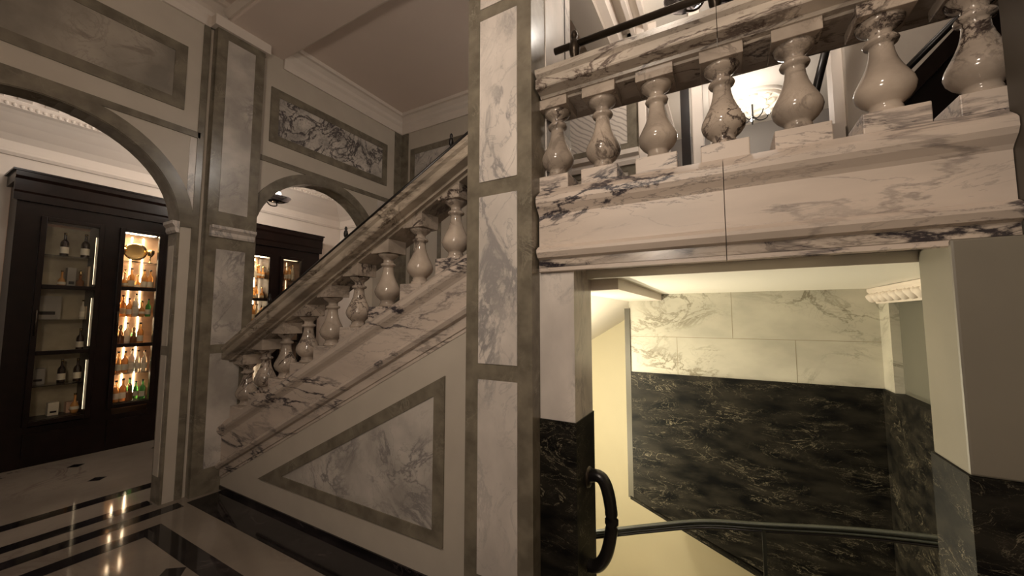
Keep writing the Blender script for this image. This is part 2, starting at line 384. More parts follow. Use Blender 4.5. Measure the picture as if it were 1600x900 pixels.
# ------------------------------------------------------------------ corridor beyond the arches
struct(box(-6.85, -6.70, -3.5, 4.9, 0, 4.1).build('wall_far', M['plaster_lt']))
struct(box(-6.85, -3.9, 4.86, 5.0, 0, 4.1).build('wall_end', M['plaster_lt']))
ZK = 3.88
struct(box(-6.85, XA-.17, -3.5, 5.0, ZK, ZK+.1).build('ceiling_corridor', M['plaster_lt']))
cc = MB()
pr = [(0, -.56), (.02, -.56), (.03, -.51), (.04, -.43), (.10, -.37), (.22, -.29), (.34, -.225), (.40, -.20), (.46, -.19), (.46, -.15), (.48, -.13), (.48, 0), (0, 0)]
cc.sweep([(a, 0, z) for a, z in pr], (-6.70, -3.5, ZK), (-6.70, 4.86, ZK))
cc.sweep([(0, -a, z) for a, z in pr], (-6.70, 4.86, ZK), (-4.3, 4.86, ZK))
for i in range(110):                       # bead course and modillions of the cornice
    y = -.6+.05*i
    cc.lathe((-6.235, y, ZK-.17), [(.004, -.018), (.018, -.007), (.018, .007), (.004, .018)], 6)
for i in range(30):
    y = -.5+.18*i
    cc.hexa([(-6.22, y, ZK-.12), (-6.02, y+.02, ZK-.08), (-6.02, y+.08, ZK-.08), (-6.22, y+.10, ZK-.12)], [(-6.22, y, ZK-.04), (-6.02, y, ZK-.04), (-6.02, y+.10, ZK-.04), (-6.22, y+.10, ZK-.04)])
cc.box(-6.22, -5.92, -3.5, 4.86, ZK-.04, ZK-.005)
struct(cc.build('trim_3', M['plaster_lt']), 'dentilled plaster cornice in the corridor')
pr = [(0, 0), (.03, 0), (.05, .03), (.05, .05), (0, .05)]
rl = MB(); rl.sweep([(a, 0, z) for a, z in pr], (-6.70, -3.5, 3.30), (-6.70, 4.86, 3.30)); rl.sweep([(0, -a, z) for a, z in pr], (-6.7, 4.86, 3.30), (-4.3, 4.86, 3.30))
struct(rl.build('trim_4', M['plaster_lt']), 'picture rail in the corridor')

# ------------------------------------------------------------------ the staircase
st = thing('staircase', (-2.5, 2.8, 0), 'marble staircase climbing right behind the sloping balustrade', 'staircase')
NST = 12
for i in range(NST):
    x0 = -4.10+.27*i; z = .1625*(i+1)
    y0 = 2.305 if i >= NST-2 else 2.085; x1 = x0+.27 if i < NST-1 else -.86
    b = MB(); b.box(x0, x1, y0, YB-.015, z-.1625, z-.03).box(max(x0-.02, -4.105), x1, y0, YB-.015, z-.03, z)
    b.build('step', M['white'], st)
# string wall under the flight
sw = MB(); xL, xR = XP, -1.2555
sw.prism([(xL, 0), (xR, 0), (xR, ledge(xR)-.42), (xL, max(.01, ledge(xL)-.47))], YS, 2.02)
sw.build('string_wall', M['wall'], st)
ol = MB()
tri_o = [(-3.40, .222), (-1.46, .222), (-1.46, 1.20)]; tri_i = [(-3.07, .302), (-1.54, .302), (-1.54, 1.075)]
for k in range(3):
    a, b_, c, d = tri_o[k], tri_o[(k+1) % 3], tri_i[(k+1) % 3], tri_i[k]
    ol.hexa([(a[0], YS-.012, a[1]), (b_[0], YS-.012, b_[1]), (c[0], YS-.012, c[1]), (d[0], YS-.012, d[1])],
            [(a[0], YS+.01, a[1]), (b_[0], YS+.01, b_[1]), (c[0], YS+.01, c[1]), (d[0], YS+.01, d[1])])
ol.build('olive_banding', M['olive'], st)
b = MB(); b.box(XP+.002, -1.257, YS-.010, YS+.01, .0015, .034); b.build('skirting', M['floor_dark'], st)
b = MB(); b.prism(tri_i, YS-.006, YS+.01); b.build('marble_panel', M['panel'], st)

# ------------------------------------------------------------------ balustrade parts
# section of the ledge course, offsets (out of the wall, up)
LEDGE = [(0, -.42), (.004, -.42), (.004, -.40), (.012, -.395), (.012, -.335), (.035, -.325), (.05, -.30), (.05, -.285), (.03, -.27), (.012, -.262),
         (.012, -.10), (.022, -.085), (.045, -.06), (.055, -.04), (.055, -.012), (.045, 0), (-.012, .045), (-.28, .045), (-.28, -.42)]
RAIL = [(.06, .125), (.055, .10), (.035, .085), (.035, .08), (.05, .075), (.05, .03), (.045, .024), (-.012, .014), (-.016, .0), (-.045, -.002), (-.05, -.012), (-.215, -.012), (-.22, -.002),
        (-.30, 0), (-.30, .08), (-.31, .125), (-.24, .14), (0, .14)]
def course(prof, x0, z0, x1, z1, y=YS, k=1.0, drop=0):
    m = MB(); A = [(0, -a, z*k-(drop if z < -.2 else 0)) for a, z in prof]; B = [(0, -a, z*k) for a, z in prof]; n = len(prof)
    vs = [tuple(Vector((x0, y, z0))+Vector(q)) for q in A]+[tuple(Vector((x1, y, z1))+Vector(q)) for q in B]
    m.add(vs, [tuple(range(n))[::-1], tuple(range(n, 2*n))]+[(i, (i+1) % n, n+(i+1) % n, n+i) for i in range(n)]); return m
BPROF = [(.058, 0), (.060, .010), (.056, .020), (.047, .024), (.050, .032), (.046, .042), (.052, .050), (.070, .066), (.084, .086), (.090, .108), (.086, .130),
         (.073, .158), (.058, .188), (.046, .220), (.039, .250), (.036, .275), (.037, .290), (.050, .294), (.054, .303), (.050, .312), (.037, .316), (.034, .330),
         (.036, .340), (.052, .352), (.068, .366), (.074, .380)]
PL, BH, AB = .125, .38, .055                 # plinth, body, abacus heights
def baluster(parent, x, y, zb, slope, seg=32, AB=.055):
    """turned body with a plinth and an abacus; both cut to the slope of the flight"""
    lo = Vector(parent.location)
    o = D.objects.new('baluster', None)
    zt = zb+PL
    b = MB(); b.lathe((x, y, zt), BPROF, seg)
    bd = b.build('baluster', M['baluster'], parent)
    h = .092
    p = MB(); za, zc = zb-slope*h, zb+slope*h
    p.prism([(x-h, za-.001), (x+h, zc-.001), (x+h, zt-.002), (x-h, zt-.002)] if not slope else
            [(x-h, za-.001), (x+h, zc-.001), (x+h, max(zt, zc+.005)), (x-h, max(zt, zc+.005))], y-h, y+h)
    p.build('plinth', M['cream'], bd, bevel=.004)
    za = zt+BH; g = .085; ztop = zb+PL+BH+AB
    q = MB(); q.prism([(x-g, za), (x+g, za), (x+g, ztop+slope*g), (x-g, max(ztop-slope*g, za+.004))], y-g, y+g)
    q.build('abacus', M['baluster'], bd, bevel=.003)
    D.objects.remove(o)
    return bd
RT = PL+BH+AB                                # rail soffit above ledge

# balustrade of the flight
sb = thing('stair_balustrade', (-2.6, 1.9, 0), 'sloping marble balustrade with turned balusters beside the stairs', 'balustrade')
x0, x1 = XP+.002, -1.262
course(LEDGE, x0, ledge(x0), x1, ledge(x1), drop=.05).build('base_ledge', M['cream'], sb)
def rail_z(x): return ledge(x)+RT+.012
course(RAIL, x0, rail_z(x0), x1, rail_z(x1), k=1.12).build('top_rail', M['rail_warm'], sb)
for k in range(9):
    x = -1.50-.305*k
    baluster(sb, x, YS+.135, ledge(x)+.001, SL, 28, .067)
# balustrade of the balcony
bb = thing('balcony_balustrade', (0, 1.9, Z1-.42), 'level marble balcony balustrade with seven turned balusters above the opening', 'balustrade')
for xa, xb in ((-.835, .0185), (.0215, .82)):       # two stones meeting in a fine joint
    course(LEDGE[2:-1]+[(-.28, -.36)], xa, Z1, xb, Z1).build('base_ledge', M['cream'], bb)
    course(RAIL, xa, Z1+RT, xb if xb < .5 else 1.02, Z1+RT).build('top_rail', M['rail'], bb)
for x in (-.775, -.52, -.25, .03, .30, .57, .82): baluster(bb, x, YS+.11, Z1+.001, 0, 40)
# lower architrave, dark veined
for xa, xb in ((-.835, .0185), (.0215, .82)):
    b = MB(); b.sweep([(0, -a, z) for a, z in [(-.01, -.30), (.03, -.30), (.03, -.315), (.015, -.325), (.015, -.375), (-.28, -.375), (-.28, -.36), (-.01, -.36)]], (xa, YS, Z1), (xb, YS, Z1))
    b.build('architrave', M['cream_dark'], bb)

# metal handrails on the marble rails
def finial(mb, x, y, z, s=1.0):
    mb.lathe((x, y, z), [(.022*s, 0), (.022*s, .02*s), (.012*s, .03*s), (.012*s, .10*s), (.02*s, .11*s), (.024*s, .14*s), (.018*s, .17*s), (.010*s, .178*s), (.016*s, .19*s), (.012*s, .21*s), (.002, .222*s)], 14)
hr = thing('metal_handrail', (-.84, 2.0, Z1+RT+.14), 'straight dark metal handrail on finial posts above the balcony rail', 'handrail')
ZH = Z1+RT+.14
b = MB(); b.tube([(-.80, 1.94, ZH+.205), (1.3, 1.94, ZH+.205)], .019, 14); b.build('rail', M['brass'], hr)
for x in (-.68, .02, .72):
    b = MB(); finial(b, x, 1.94, ZH-.002, 1.34); b.build('post', M['brass'], hr)
hs = thing('sloping_handrail', (XP, 2.05, ledge(XP)+.7), 'thin black metal handrail following the sloping stair balustrade', 'handrail')
def hz(x): return ledge(x)+.968
b = MB(); b.tube([(XP+.06, 2.0, hz(XP+.06)), (-1.30, 2.0, hz(-1.30))], .014, 10)
b.build('rail', M['black'], hs)
for x in (-1.60, -2.68, -3.75):
    b = MB(); b.tube([(x, 2.0, rail_z(x)+.12), (x, 2.0, hz(x))], .012, 8); finial(b, x, 2.0, hz(x)-.06, .75); b.build('post', M['black'], hs)

# ------------------------------------------------------------------ the big pier
XR, YF, XLp, YK = -.845, 1.72, -1.255, 2.30
pier = thing('marble_pillar', (-1.05, 2.0, 0), 'big square marble pillar with olive edging between stairs and balcony', 'pillar')
b = MB(); b.box(XLp, XR, YF, YK, 0, 4.36); b.build('shaft', M['olive'], pier)
for z0, z1 in ((.22, 1.215), (1.30, 2.215), (2.30, 3.255), (3.33, 4.25)):
    b = MB(); b.box(-1.17, -.93, YF-.005, YF+.01, z0, z1); b.build('marble_inlay', M['white'], pier)
b = MB(); b.box(XR-.01, XR+.006, 1.90, YK+.004, 2.88, 4.3); b.box(XR-.01, XR+.006, 1.90, YK+.004, 2.0, 2.7); b.build('side_marble', M['white'], pier)
b = MB(); b.box(XR-.01, XR+.010, 2.20, 2.206, 2.9, 3.30)
b.hexa([(XR-.01, 2.20, 3.30), (XR+.01, 2.20, 3.30), (XR+.01, 2.206, 3.30), (XR-.01, 2.206, 3.30)], [(XR-.01, 2.20, 3.9), (XR+.01, 2.20, 3.9), (XR+.01, 2.206, 3.9), (XR-.01, 2.206, 3.9)])
b.build('inset_line', M['black'], pier)
b = MB(); crown(b, (XR, YF-.02), (XR, YK+.02), (1, 0), 4.36, .9); b.build('side_cornice', M['plaster_lt'], pier)

# ------------------------------------------------------------------ doorway to the lower stairs
# left jamb
JL = -.655
lj = MB(); lj.box(XR+.001, JL, YS+.01, 2.09, 1.03, Z1-.375); wj = struct(lj.build('wall_opening_left', M['white']))
b = MB(); b.box(XR+.001, JL+.006, YS+.002, 2.095, -1.5, 1.03); b.build('dado', M['dark'], wj)
# right jamb
JR = .66
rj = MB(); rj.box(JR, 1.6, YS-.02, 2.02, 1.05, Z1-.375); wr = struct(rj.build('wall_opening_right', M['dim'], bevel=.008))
b = MB(); b.box(JR-.006, 1.6, YS-.026, 2.026, -1.5, 1.05); b.build('dado', M['dark'], wr)
# far right pier added to close the balcony; edge darkness put into its stone
rp = MB(); rp.box(.822, 1.6, 1.66, 1.79, Z1-.33, 4.36); struct(rp.build('wall_right', plain('shade_toned_corner_stone', (.055, .045, .034), .5, noise=.1)))
struct(box(1.6, 1.75, -3.5, 2.3, -1.5, 4.6).build('wall_hall_right', M['wall']))
# soffit beam, ceiling of the stairwell, landing slab
ZC = 1.76
struct(box(JL-.2, 1.6, 2.02, 3.78, ZC, 1.95).build('ceiling_stairwell', M['well_ceil']))
struct(box(-.845, 1.6, 2.08, YB, 1.95, 1.97).build('floor_landing', M['wood']))
bm_ = MB(); bm_.box(-.80, -.50, 2.09, 3.80, 1.70, ZC); struct(bm_.build('trim_6', M['plaster_lt']), 'beam under the landing running back from the jamb')
# back wall of the well: ivory blocks over dark dado, cut off along the falling string
YW = 3.75
b = MB(); b.box(-.80, 1.0, YW, YW+.14, 1.03, ZC)
ww = struct(b.build('wall_well_back', M['block']))
j = MB(); t = .004
j.box(-.80, 1.0, YW-.001, YW+.01, 1.365-t/2, 1.365+t/2)
for x in (-.38, .49): j.box(x-t/2, x+t/2, YW-.001, YW+.01, 1.03, 1.365)
for x in (.06,): j.box(x-t/2, x+t/2, YW-.001, YW+.01, 1.365, ZC)
j.build('joints', plain('block_joint', (.28, .24, .17), .7), ww)
b = MB(); b.prism([(-.82, 1.03), (-.82, -.12), (.27, -.50), (1.2, -.90), (1.2, 1.03)], YW-.012, YW+.15)
b.build('dado', M['dark'], ww)
b = MB(); b.sweep([(0, -.03, -.012), (0, .1, -.012), (0, .1, .012), (0, -.03, .012)], (-.82, YW, -.125), (1.2, YW, -.905)); b.build('string_edge', M['dark'], ww)
b = MB(); b.box(-.84, -.792, 3.735, YW+.14, -.13, 1.63); b.build('end_return', plain('end_return_shade', (.07, .062, .045), .5), ww)  # unlit return of the wall; its shade is put into the colour
# right side of the well with a low arched recess
b = MB(); b.box(1.0, 1.1, 3.56, YW+.14, 1.03, ZC).box(1.0, 1.1, 2.0, 2.70, 1.03, ZC).box(1.0, 1.1, 2.0, YW, 1.70, ZC)
wrr = struct(b.build('wall_well_right', M['block']))
b = MB(); b.box(.985, 1.12, 2.0, YW, -1.5, 1.03); b.build('dado', M['dark'], wrr)
b = MB(); b.box(1.05, 1.09, 2.0, YW+.1, 1.0, ZC); b.build('recess_back', plain('grey_recess_paint', (.12, .115, .09), .6), wrr)
fz = MB(); pr = [(0, 0), (.015, 0), (.03, .03), (.05, .07), (.065, .09), (.065, .11), (0, .115)]
fz.sweep([(-a, 0, z-.04) for a, z in pr], (1.0, 2.0, ZC-.075), (1.0, 3.74, ZC-.075))
for i in range(13):
    y = 2.35+.115*i
    fz.lathe((.962, y, ZC-.07), [(.004, -.036), (.018, -.030), (.034, -.008), (.040, .010), (.026, .026), (.006, .034)], 10)
    fz.lathe((.950, y+.057, ZC-.058), [(.003, -.02), (.012, -.012), (.018, .006), (.010, .02), (.003, .024)], 8)
fz.build('leaf_frieze', M['plaster_lt'], wrr)
# beige walls further down the stairwell
struct(box(-2.6, 1.8, 4.95, 5.05, -2.6, 1.95).build('wall_lower_back', M['beige']))
struct(box(-2.6, -2.5, 2.1, 5.0, -2.6, .64).build('wall_lower_left', M['beige']))
struct(box(-2.6, 1.8, 1.9, 5.0, -2.7, -2.6).build('floor_lower', M['beige']))
sl = MB(); sl.hexa([(-2.5, 2.1, .66), (-.80, 2.1, 1.70), (-.80, 4.95, 1.70), (-2.5, 4.95, .66)], [(-2.5, 2.1, .68), (-.80, 2.1, 1.72), (-.80, 4.95, 1.72), (-2.5, 4.95, .68)])
struct(sl.build('ceiling_lower', M['ceil_lt']))
# curved guard rail in the well
gr = thing('guard_rail', (.13, 2.6, -.3), 'curved dark green iron guard rail crossing the lower stairwell', 'railing')
P0 = [(-1.05, 2.35, .14), (-.76, 2.45, .19), (-.45, 2.55, .26), (-.15, 2.60, .34), (.16, 2.60, .40), (.55, 2.50, .52), (.95, 2.30, .66)]
def smooth(P, n=8):
    out = []; P = [Vector(p) for p in P]; Q = [P[0]*2-P[1]]+P+[P[-1]*2-P[-2]]
    for i in range(1, len(Q)-2):
        for k in range(n):
            t = k/n; a, b_, c, d = Q[i-1:i+3]
            out.append(.5*((2*b_)+(c-a)*t+(2*a-5*b_+4*c-d)*t*t+(3*b_-a-3*c+d)*t**3))
    return out+[P[-1]]
gp = smooth(P0)
M['green'] = plain('dark_green_paint', (.022, .024, .017), .4, noise=.1)
b = MB(); b.tube(gp, .017, 10, .6); b.tube([p+Vector((0, 0, -.022)) for p in gp], .013, 10, .6); b.build('top_rail', M['green'], gr)
b = MB(); b.tube([p+Vector((0, 0, -.038)) for p in gp], .007, 8); b.build('lower_rail', M['black'], gr)
for x, y in ((.15, 2.60),):
    b = MB(); b.box(x-.009, x+.009, y-.009, y+.009, -.9, .39 if x < .3 else .54); b.lathe((x, y, -.05), [(.01, -.05), (.02, -.02), (.02, .02), (.01, .05)], 10); b.build('upright', M['green'], gr)
# curled end of the wooden handrail at the jamb
ch = thing('curled_handrail', (JL, 2.0, .45), 'black curled handrail end projecting from the left jamb', 'handrail')
cp = smooth([(JL-.03, 1.98, .70), (JL+.05, 1.97, .735), (JL+.095, 1.965, .71), (JL+.122, 1.96, .62), (JL+.127, 1.96, .50), (JL+.10, 1.96, .37), (JL+.05, 1.965, .295), (JL-.02, 1.97, .28)], 6)
b = MB(); b.tube(cp, .034, 14, .9); b.build('curl', M['black'], ch)
b = MB(); b.lathe((JL+.0, 1.98, .715), [(.05, -.01), (.055, 0), (.05, .015), (.038, .02)], 18, 'x'); b.build('rosette', M['brass'], ch)

# ------------------------------------------------------------------ upstairs
struct(box(-.9, 3.2, 2.22, 7.2, 4.62, 4.72).build('ceiling_upper', M['ceil_lt']))
struct(box(-.7, 3.2, 6.95, 7.05, 1.9, 4.7).build('wall_upper_back', plain('grey_upper_wall', (.20, .18, .165), .6)))
struct(box(3.1, 3.2, 2.3, 7, 1.9, 4.7).build('wall_upper_right', M['plaster']))
struct(box(-.8, 3.2, YB, 7, 1.85, 1.95).build('floor_upper', M['floor']))
struct(box(-.80, -.70, YB, 7, 1.9, 4.7).build('wall_upper_left', M['plaster_lt']))
b = MB(); b.box(-1.16, -.92, 2.3, YB, 4.36, 4.6); struct(b.build('trim_7', M['plaster']), 'grey beam above the landing')
b = MB(); b.box(-.92, -.84, 2.3, 6.4, 4.42, 4.64).box(-.74, -.70, 2.3, 6.4, 4.5, 4.64).box(-.62, -.58, 2.3, 6.4, 4.55, 4.64); struct(b.build('trim_8', M['plaster_lt']), 'pale ceiling moulding above the landing')
# framed opening behind the landing
fr = MB()
fr.box(-.70, -.62, YB-.05, YB+.12, 1.95, 4.62).box(-.60, -.50, YB-.02, YB+.1, 1.95, 4.62).box(-.20, -.10, YB-.05, YB+.1, 1.95, 4.62).box(-.05, 0.0, YB-.02, YB+.1, 1.95, 4.3)
struct(fr.build('door_1', M['plaster_lt'], bevel=.01), 'white double door frame behind the landing')
dp = MB(); dp.box(-.30, -.22, YB-.01, YB+.03, 1.95, 4.3); struct(dp.build('door_2', M['wood']), 'dark door leaf edge behind the landing')
# right-hand pilaster, wall and rising flight upstairs
b = MB(); b.box(.93, 1.10, YB-.1, YB+.2, 1.95, 4.62); o = struct(b.build('trim_9', M['plaster'], bevel=.01), 'beige upper pilaster'); 
b = MB(); b.box(.86, .93, YB-.06, YB+.1, 3.1, 4.62).box(.80, .90, YB-.16, YB+.1, 2.7, 3.1); b.build('moulded_edge', M['plaster_lt'], o)
struct(box(1.10, 3.1, YB, YB+.1, 1.95, 4.62).build('wall_landing', M['plaster']))
up = thing('upper_stairs', (1.9, 3.3, 1.97), 'dark upper flight of stairs rising to the right beyond the balcony', 'stairs')
b = MB(); b.prism([(.93, 2.90), (2.8, 5.0), (2.8, 4.85), (1.05, 2.90)], 3.30, 3.6); b.build('string', M['wood'], up)
b = MB(); b.prism([(1.02, 1.97), (2.8, 1.97), (2.8, 4.9), (1.02, 2.88)], 3.36, 3.58); b.build('side_panel', M['wood'], up)
b = MB(); b.tube([(.95, 3.27, 3.0), (2.5, 3.27, 4.60)], .022, 10); b.build('handrail', M['black'], up)
# leaning dark handrail of the flight behind
b = MB(); b.tube([(.62, 3.7, 3.0), (.92, 3.7, 4.2)], .03, 10); o = b.build('sloping_rail', M['black'], None); tag(o, 'short black sloping rail behind the fifth balcony baluster', 'handrail')

# ceiling rose and small chandelier in the upper room
cxr, cyr = .47, 6.25
ro = thing('ceiling_rose', (cxr, cyr, 4.62), 'round moulded plaster ceiling rose in the bright upper room', 'ceiling rose')
b = MB()
for r in (.42, .34, .16): b.lathe((cxr, cyr, 4.60), [(r-.03, .02), (r-.02, -.01), (r, -.02), (r+.015, -.01), (r+.02, .02)], 40, cap=False)
b.build('rings', M['ceil_lt'], ro)
b = MB()
for k in range(8):
    a = 2*PI*k/8; b.lathe((cxr+.24*math.cos(a), cyr+.24*math.sin(a), 4.60), [(.05, .02), (.045, -.01), (.02, -.02), (.002, -.022)], 12)
b.build('leaves', M['ceil_lt'], ro)
chd = thing('small_chandelier', (cxr, cyr, 4.6), 'small black-armed chandelier hanging under the ceiling rose', 'chandelier')
b = MB(); b.tube([(cxr, cyr, 4.6), (cxr, cyr, 4.38)], .012, 8); b.build('stem', M['black'], chd)
for k in range(5):
    a = 2*PI*k/5+.3; ca, sa = math.cos(a), math.sin(a)
    b = MB(); b.tube(smooth([(cxr, cyr, 4.42), (cxr+.08*ca, cyr+.08*sa, 4.36), (cxr+.17*ca, cyr+.17*sa, 4.38), (cxr+.20*ca, cyr+.20*sa, 4.44)], 4), .008, 6)
    arm = b.build('arm', M['black'], chd)
    b = MB(); b.lathe((cxr+.20*ca, cyr+.20*sa, 4.44), [(.01, 0), (.022, .02), (.02, .05), (.004, .075)], 10); b.build('bulb', M['bulb'], arm)

# pendant bowl lamps over the landing
def bowl_lamp(x, y, z, r, label, ztop, k=2):
    t = thing('bowl_lamp', (x, y, ztop), label, 'lamp')
    b = MB(); b.tube([(x, y, ztop), (x, y, z+.10)], .010, 10); b.lathe((x, y, ztop-.03), [(.05, 0), (.06, .015), (.05, .03)], 16)
    s = b.build('stem', M['brass'], t)
    for i in range(k):
        a = .5+2*PI*i/k; px, py = x+r*1.15*math.cos(a), y+r*1.15*math.sin(a)
        b = MB(); b.tube(smooth([(x, y, z+.12), (x+(px-x)*.5, y+(py-y)*.5, z-.02), (px, py, z-.04), (px, py, z+.0)], 5), .008, 8); b.build('arm', M['brass'], t)
        b = MB(); b.lathe((px, py, z), [(.01, 0), (r*.5, .010), (r*.82, .032), (r*.97, .062), (r*1.0, .072), (r*.94, .072), (r*.78, .042), (r*.4, .022), (.01, .016)], 28); bo = b.build('bowl', M['silver'], t)
        b = MB(); b.lathe((px, py, z+.025), [(.01, 0), (.045, .02), (.055, .06), (.045, .11), (.02, .135), (.004, .14)], 14); b.build('bulb', M['bulb'], bo)
bowl_lamp(.0, 3.0, 3.84, .155, 'large nickel bowl lamp hanging above the balcony landing', 4.62)
bowl_lamp(-5.2, 2.62, 3.03, .165, 'nickel bowl lamp glowing inside the second arch', 3.88)
bowl_lamp(-.55, -.65, 2.29, .16, 'nickel bowl lamp hanging in the front hall', 4.52)

# ------------------------------------------------------------------ display cabinets
XC = -6.70
def cabinet(y0, y1, ztop, panes, label, frame_d=.10):
    """wall cabinet: dark carcass, doors with three panes each, shelves, light strips"""
    t = thing('display_cabinet', (XC+.15, (y0+y1)/2, 0), label, 'cabinet')
    xf = XC+.36                                            # front plane
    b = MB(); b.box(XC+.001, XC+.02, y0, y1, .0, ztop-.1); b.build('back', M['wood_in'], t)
    b = MB(); b.box(XC+.02, xf-.02, y0, y0+.05, .40, ztop-.12).box(XC+.02, xf-.02, y1-.05, y1, .40, ztop-.12).box(XC+.02, xf, y0, y1, 0, .40)
    b.box(XC+.02, xf-.02, y0+.05, y1-.05, panes[0][3]+.03, ztop-.12)
    ys = sorted([q for p in panes for q in (p[0], p[1])])
    zc = max(p[3] for p in panes)+.03
    b.box(xf-.02, xf, y0, ys[0], .40, zc).box(xf-.02, xf, ys[-1], y1, .40, zc).box(XC+.05, xf, ys[1], ys[2], .40, zc)
    b.box(xf-.02, xf, y0, y1, zc, ztop-.12)
    b.build('carcass', M['wood'], t)
    b = MB(); pr = [(.001, 0), (.03, 0), (.03, .08), (.04, .10), (.04, .22), (.06, .25), (.06, .30), (.001, .30)]
    b.sweep([(a, 0, z) for a, z in pr], (xf, y0-.03, ztop-.30), (xf, y1+.03, ztop-.30)); b.box(XC+.001, xf+.07, y0-.05, y1+.05, ztop+.001, ztop+.02)
    b.box(XC+.001, xf, y0-.03, y1+.03, ztop-.11, ztop-.001)
    b.build('cornice', M['wood'], t)
    b = MB()
    for z0 in (.06,):
        for (a0, a1, _, _) in panes: b.box(xf, xf+.015, a0-.03, a1+.03, z0, .34)
    b.build('base_panel', M['wood'], t)
    for (a0, a1, z0, z1) in panes:
        d = MB(); w = .045
        d.box(xf, xf+.03, a0-w, a0, z0-w, z1+w).box(xf, xf+.03, a1, a1+w, z0-w, z1+w).box(xf, xf+.03, a0, a1, z0-w, z0).box(xf, xf+.03, a0, a1, z1, z1+w)
        h3 = (z1-z0)/3
        for k in (1, 2): d.box(xf, xf+.03, a0, a1, z0+h3*k-.022, z0+h3*k+.022)
        dd = d.build('door', M['wood'], t, bevel=.004)
        for k in range(3): box(xf+.010, xf+.016, a0, a1, z0+h3*k+(.02 if k else 0), z0+h3*(k+1)-(.02 if k < 2 else 0)).build('glass_pane', M['glass'], dd)
        g = MB(); g.tube([(xf+.05, a0-.02, 1.35), (xf+.05, a0-.02, 1.62)], .008, 8); g.box(xf+.02, xf+.05, a0-.026, a0-.014, 1.36, 1.372).box(xf+.02, xf+.05, a0-.026, a0-.014, 1.60, 1.612); g.build('handle', M['brass'], dd)
    return t
# (y0, y1, z0, z1) of the glazed part of each door (as placed on the cabinet front)
C1 = [(1.05, 1.44, .46, 2.58), (1.66, 1.98, .52, 2.58)]
C2 = [(3.08, 3.34, .46, 2.50), (3.56, 3.86, .46, 2.50)]
cab1 = cabinet(.84, 2.28, 3.06, C1, 'dark mahogany glazed cabinet seen through the large left arch')
cab2 = cabinet(2.72, 4.20, 2.98, C2, 'dark mahogany glazed cabinet seen through the second arch behind the stairs')
def shelves(cab, p, n=6):
    out = []; y0, y1, z0, z1 = p
    for k in range(n):
        z = z0+(z1-z0)*k/n
        b = MB(); b.box(XC+.03, XC+.33, y0-.10, y1+.08, z-.008, z); b.build('shelf', M['glass'] if k % 2 else M['wood'], cab); out.append(z)
    return out
def strips(cab, p, mat, n=3):
    y0, y1, z0, z1 = p
    for i in range(n):
        y = y0+(y1-y0)*(.15+.7*i/(n-1) if n > 1 else .5)
        b = MB(); b.box(XC+.021, XC+.028, y-.004, y+.004, z0, z1); b.build('light_strip', mat, cab)
    b = MB(); b.box(XC+.20, XC+.32, y0, y1, z1+.012, z1+.022); b.build('top_light', mat, cab)
def side_strip(cab, p, mat):
    y0, y1, z0, z1 = p
    for k in range(3):
        za = z0+(z1-z0)*k/3+.05
        b = MB(); b.box(XC+.322, XC+.326, y1-.008, y1-.004, za, za+.55); b.build('light_strip', mat, cab)
M['cab_back'] = plain('olive_cabinet_lining', (.42, .35, .22), .5, noise=.2)
M['amber'] = liquor('amber_spirit', (.90, .46, .14)); M['pale'] = liquor('pale_spirit', (.95, .85, .65))
M['greeng'] = liquor('green_glass', (.12, .45, .10)); M['brown'] = liquor('brown_glass', (.30, .12, .04))
def bottle_proto(mat, h, r, cap, kind):
    """liquor bottle standing at the origin: glass body, paper label, stopper"""
    o = None
    if kind == 0: pr = [(r*.9, 0), (r, .01), (r, h*.58), (r*.85, h*.66), (r*.36, h*.75), (r*.32, h*.93), (r*.38, h*.94), (r*.38, h*.96)]
    elif kind == 1: pr = [(r*.7, 0), (r*1.1, .02), (r*1.2, h*.3), (r*.9, h*.5), (r*.35, h*.62), (r*.32, h*.9), (r*.42, h*.92), (r*.4, h*.95)]
    else: pr = [(r, 0), (r*1.05, .01), (r*1.05, h*.45), (r*.9, h*.52), (r*.4, h*.58), (r*.4, h*.78), (r*.5, h*.8), (r*.5, h*.83)]
    b = MB(); b.lathe((0, 0, 0), pr, 14); body = b.build('liquor_bottle', mat)
    b = MB(); b.lathe((0, 0, 0), [(r*1.03, h*.14), (r*1.03, h*.42)] if kind != 1 else [(r*1.22, h*.2), (r*1.22, h*.36)], 14, cap=False); b.build('paper_label', M['paper'], body)
    t = pr[-1][1]; b = MB(); b.lathe((0, 0, t), [(r*.40, 0), (r*.42, .02), (r*.36, h-t)] if kind < 2 else [(r*.2, 0), (r*.45, .02), (r*.5, .05), (r*.2, .07)], 10); b.build('stopper', cap, body)
    return body
P = {'amber': bottle_proto(M['amber'], .255, .031, M['black'], 0), 'pale': bottle_proto(M['pale'], .27, .029, M['gold'], 0),
     'round': bottle_proto(M['amber'], .21, .031, M['gold'], 1), 'squat': bottle_proto(M['brown'], .20, .036, M['gold'], 2),
     'green': bottle_proto(M['greeng'], .24, .029, M['black'], 0), 'dark': bottle_proto(plain('dark_brown_glass', (.025, .012, .006), .1), .25, .032, M['gold'], 0)}
DESC = {'amber': 'amber bottle', 'pale': 'pale clear bottle', 'round': 'round-bellied amber bottle', 'squat': 'squat brown decanter', 'green': 'green bottle', 'dark': 'dark brown labelled bottle'}
NTH = ['first', 'second', 'third', 'fourth', 'fifth', 'sixth', 'seventh', 'eighth', 'ninth', 'tenth']
used = set()
def put_bottle(kind, x, y, z, where, group, s=1.0):
    if kind not in used: o = P[kind]; used.add(kind)
    else: o = copy_tree(P[kind])
    o.location = (x, y, z+.001); o.rotation_euler = (0, 0, 0); o.scale = (s, s, s)
    tag(o, DESC[kind]+', '+where, 'bottle', group); return o
ORD = ['bottom', 'second', 'third', 'fourth', 'fifth', 'top']
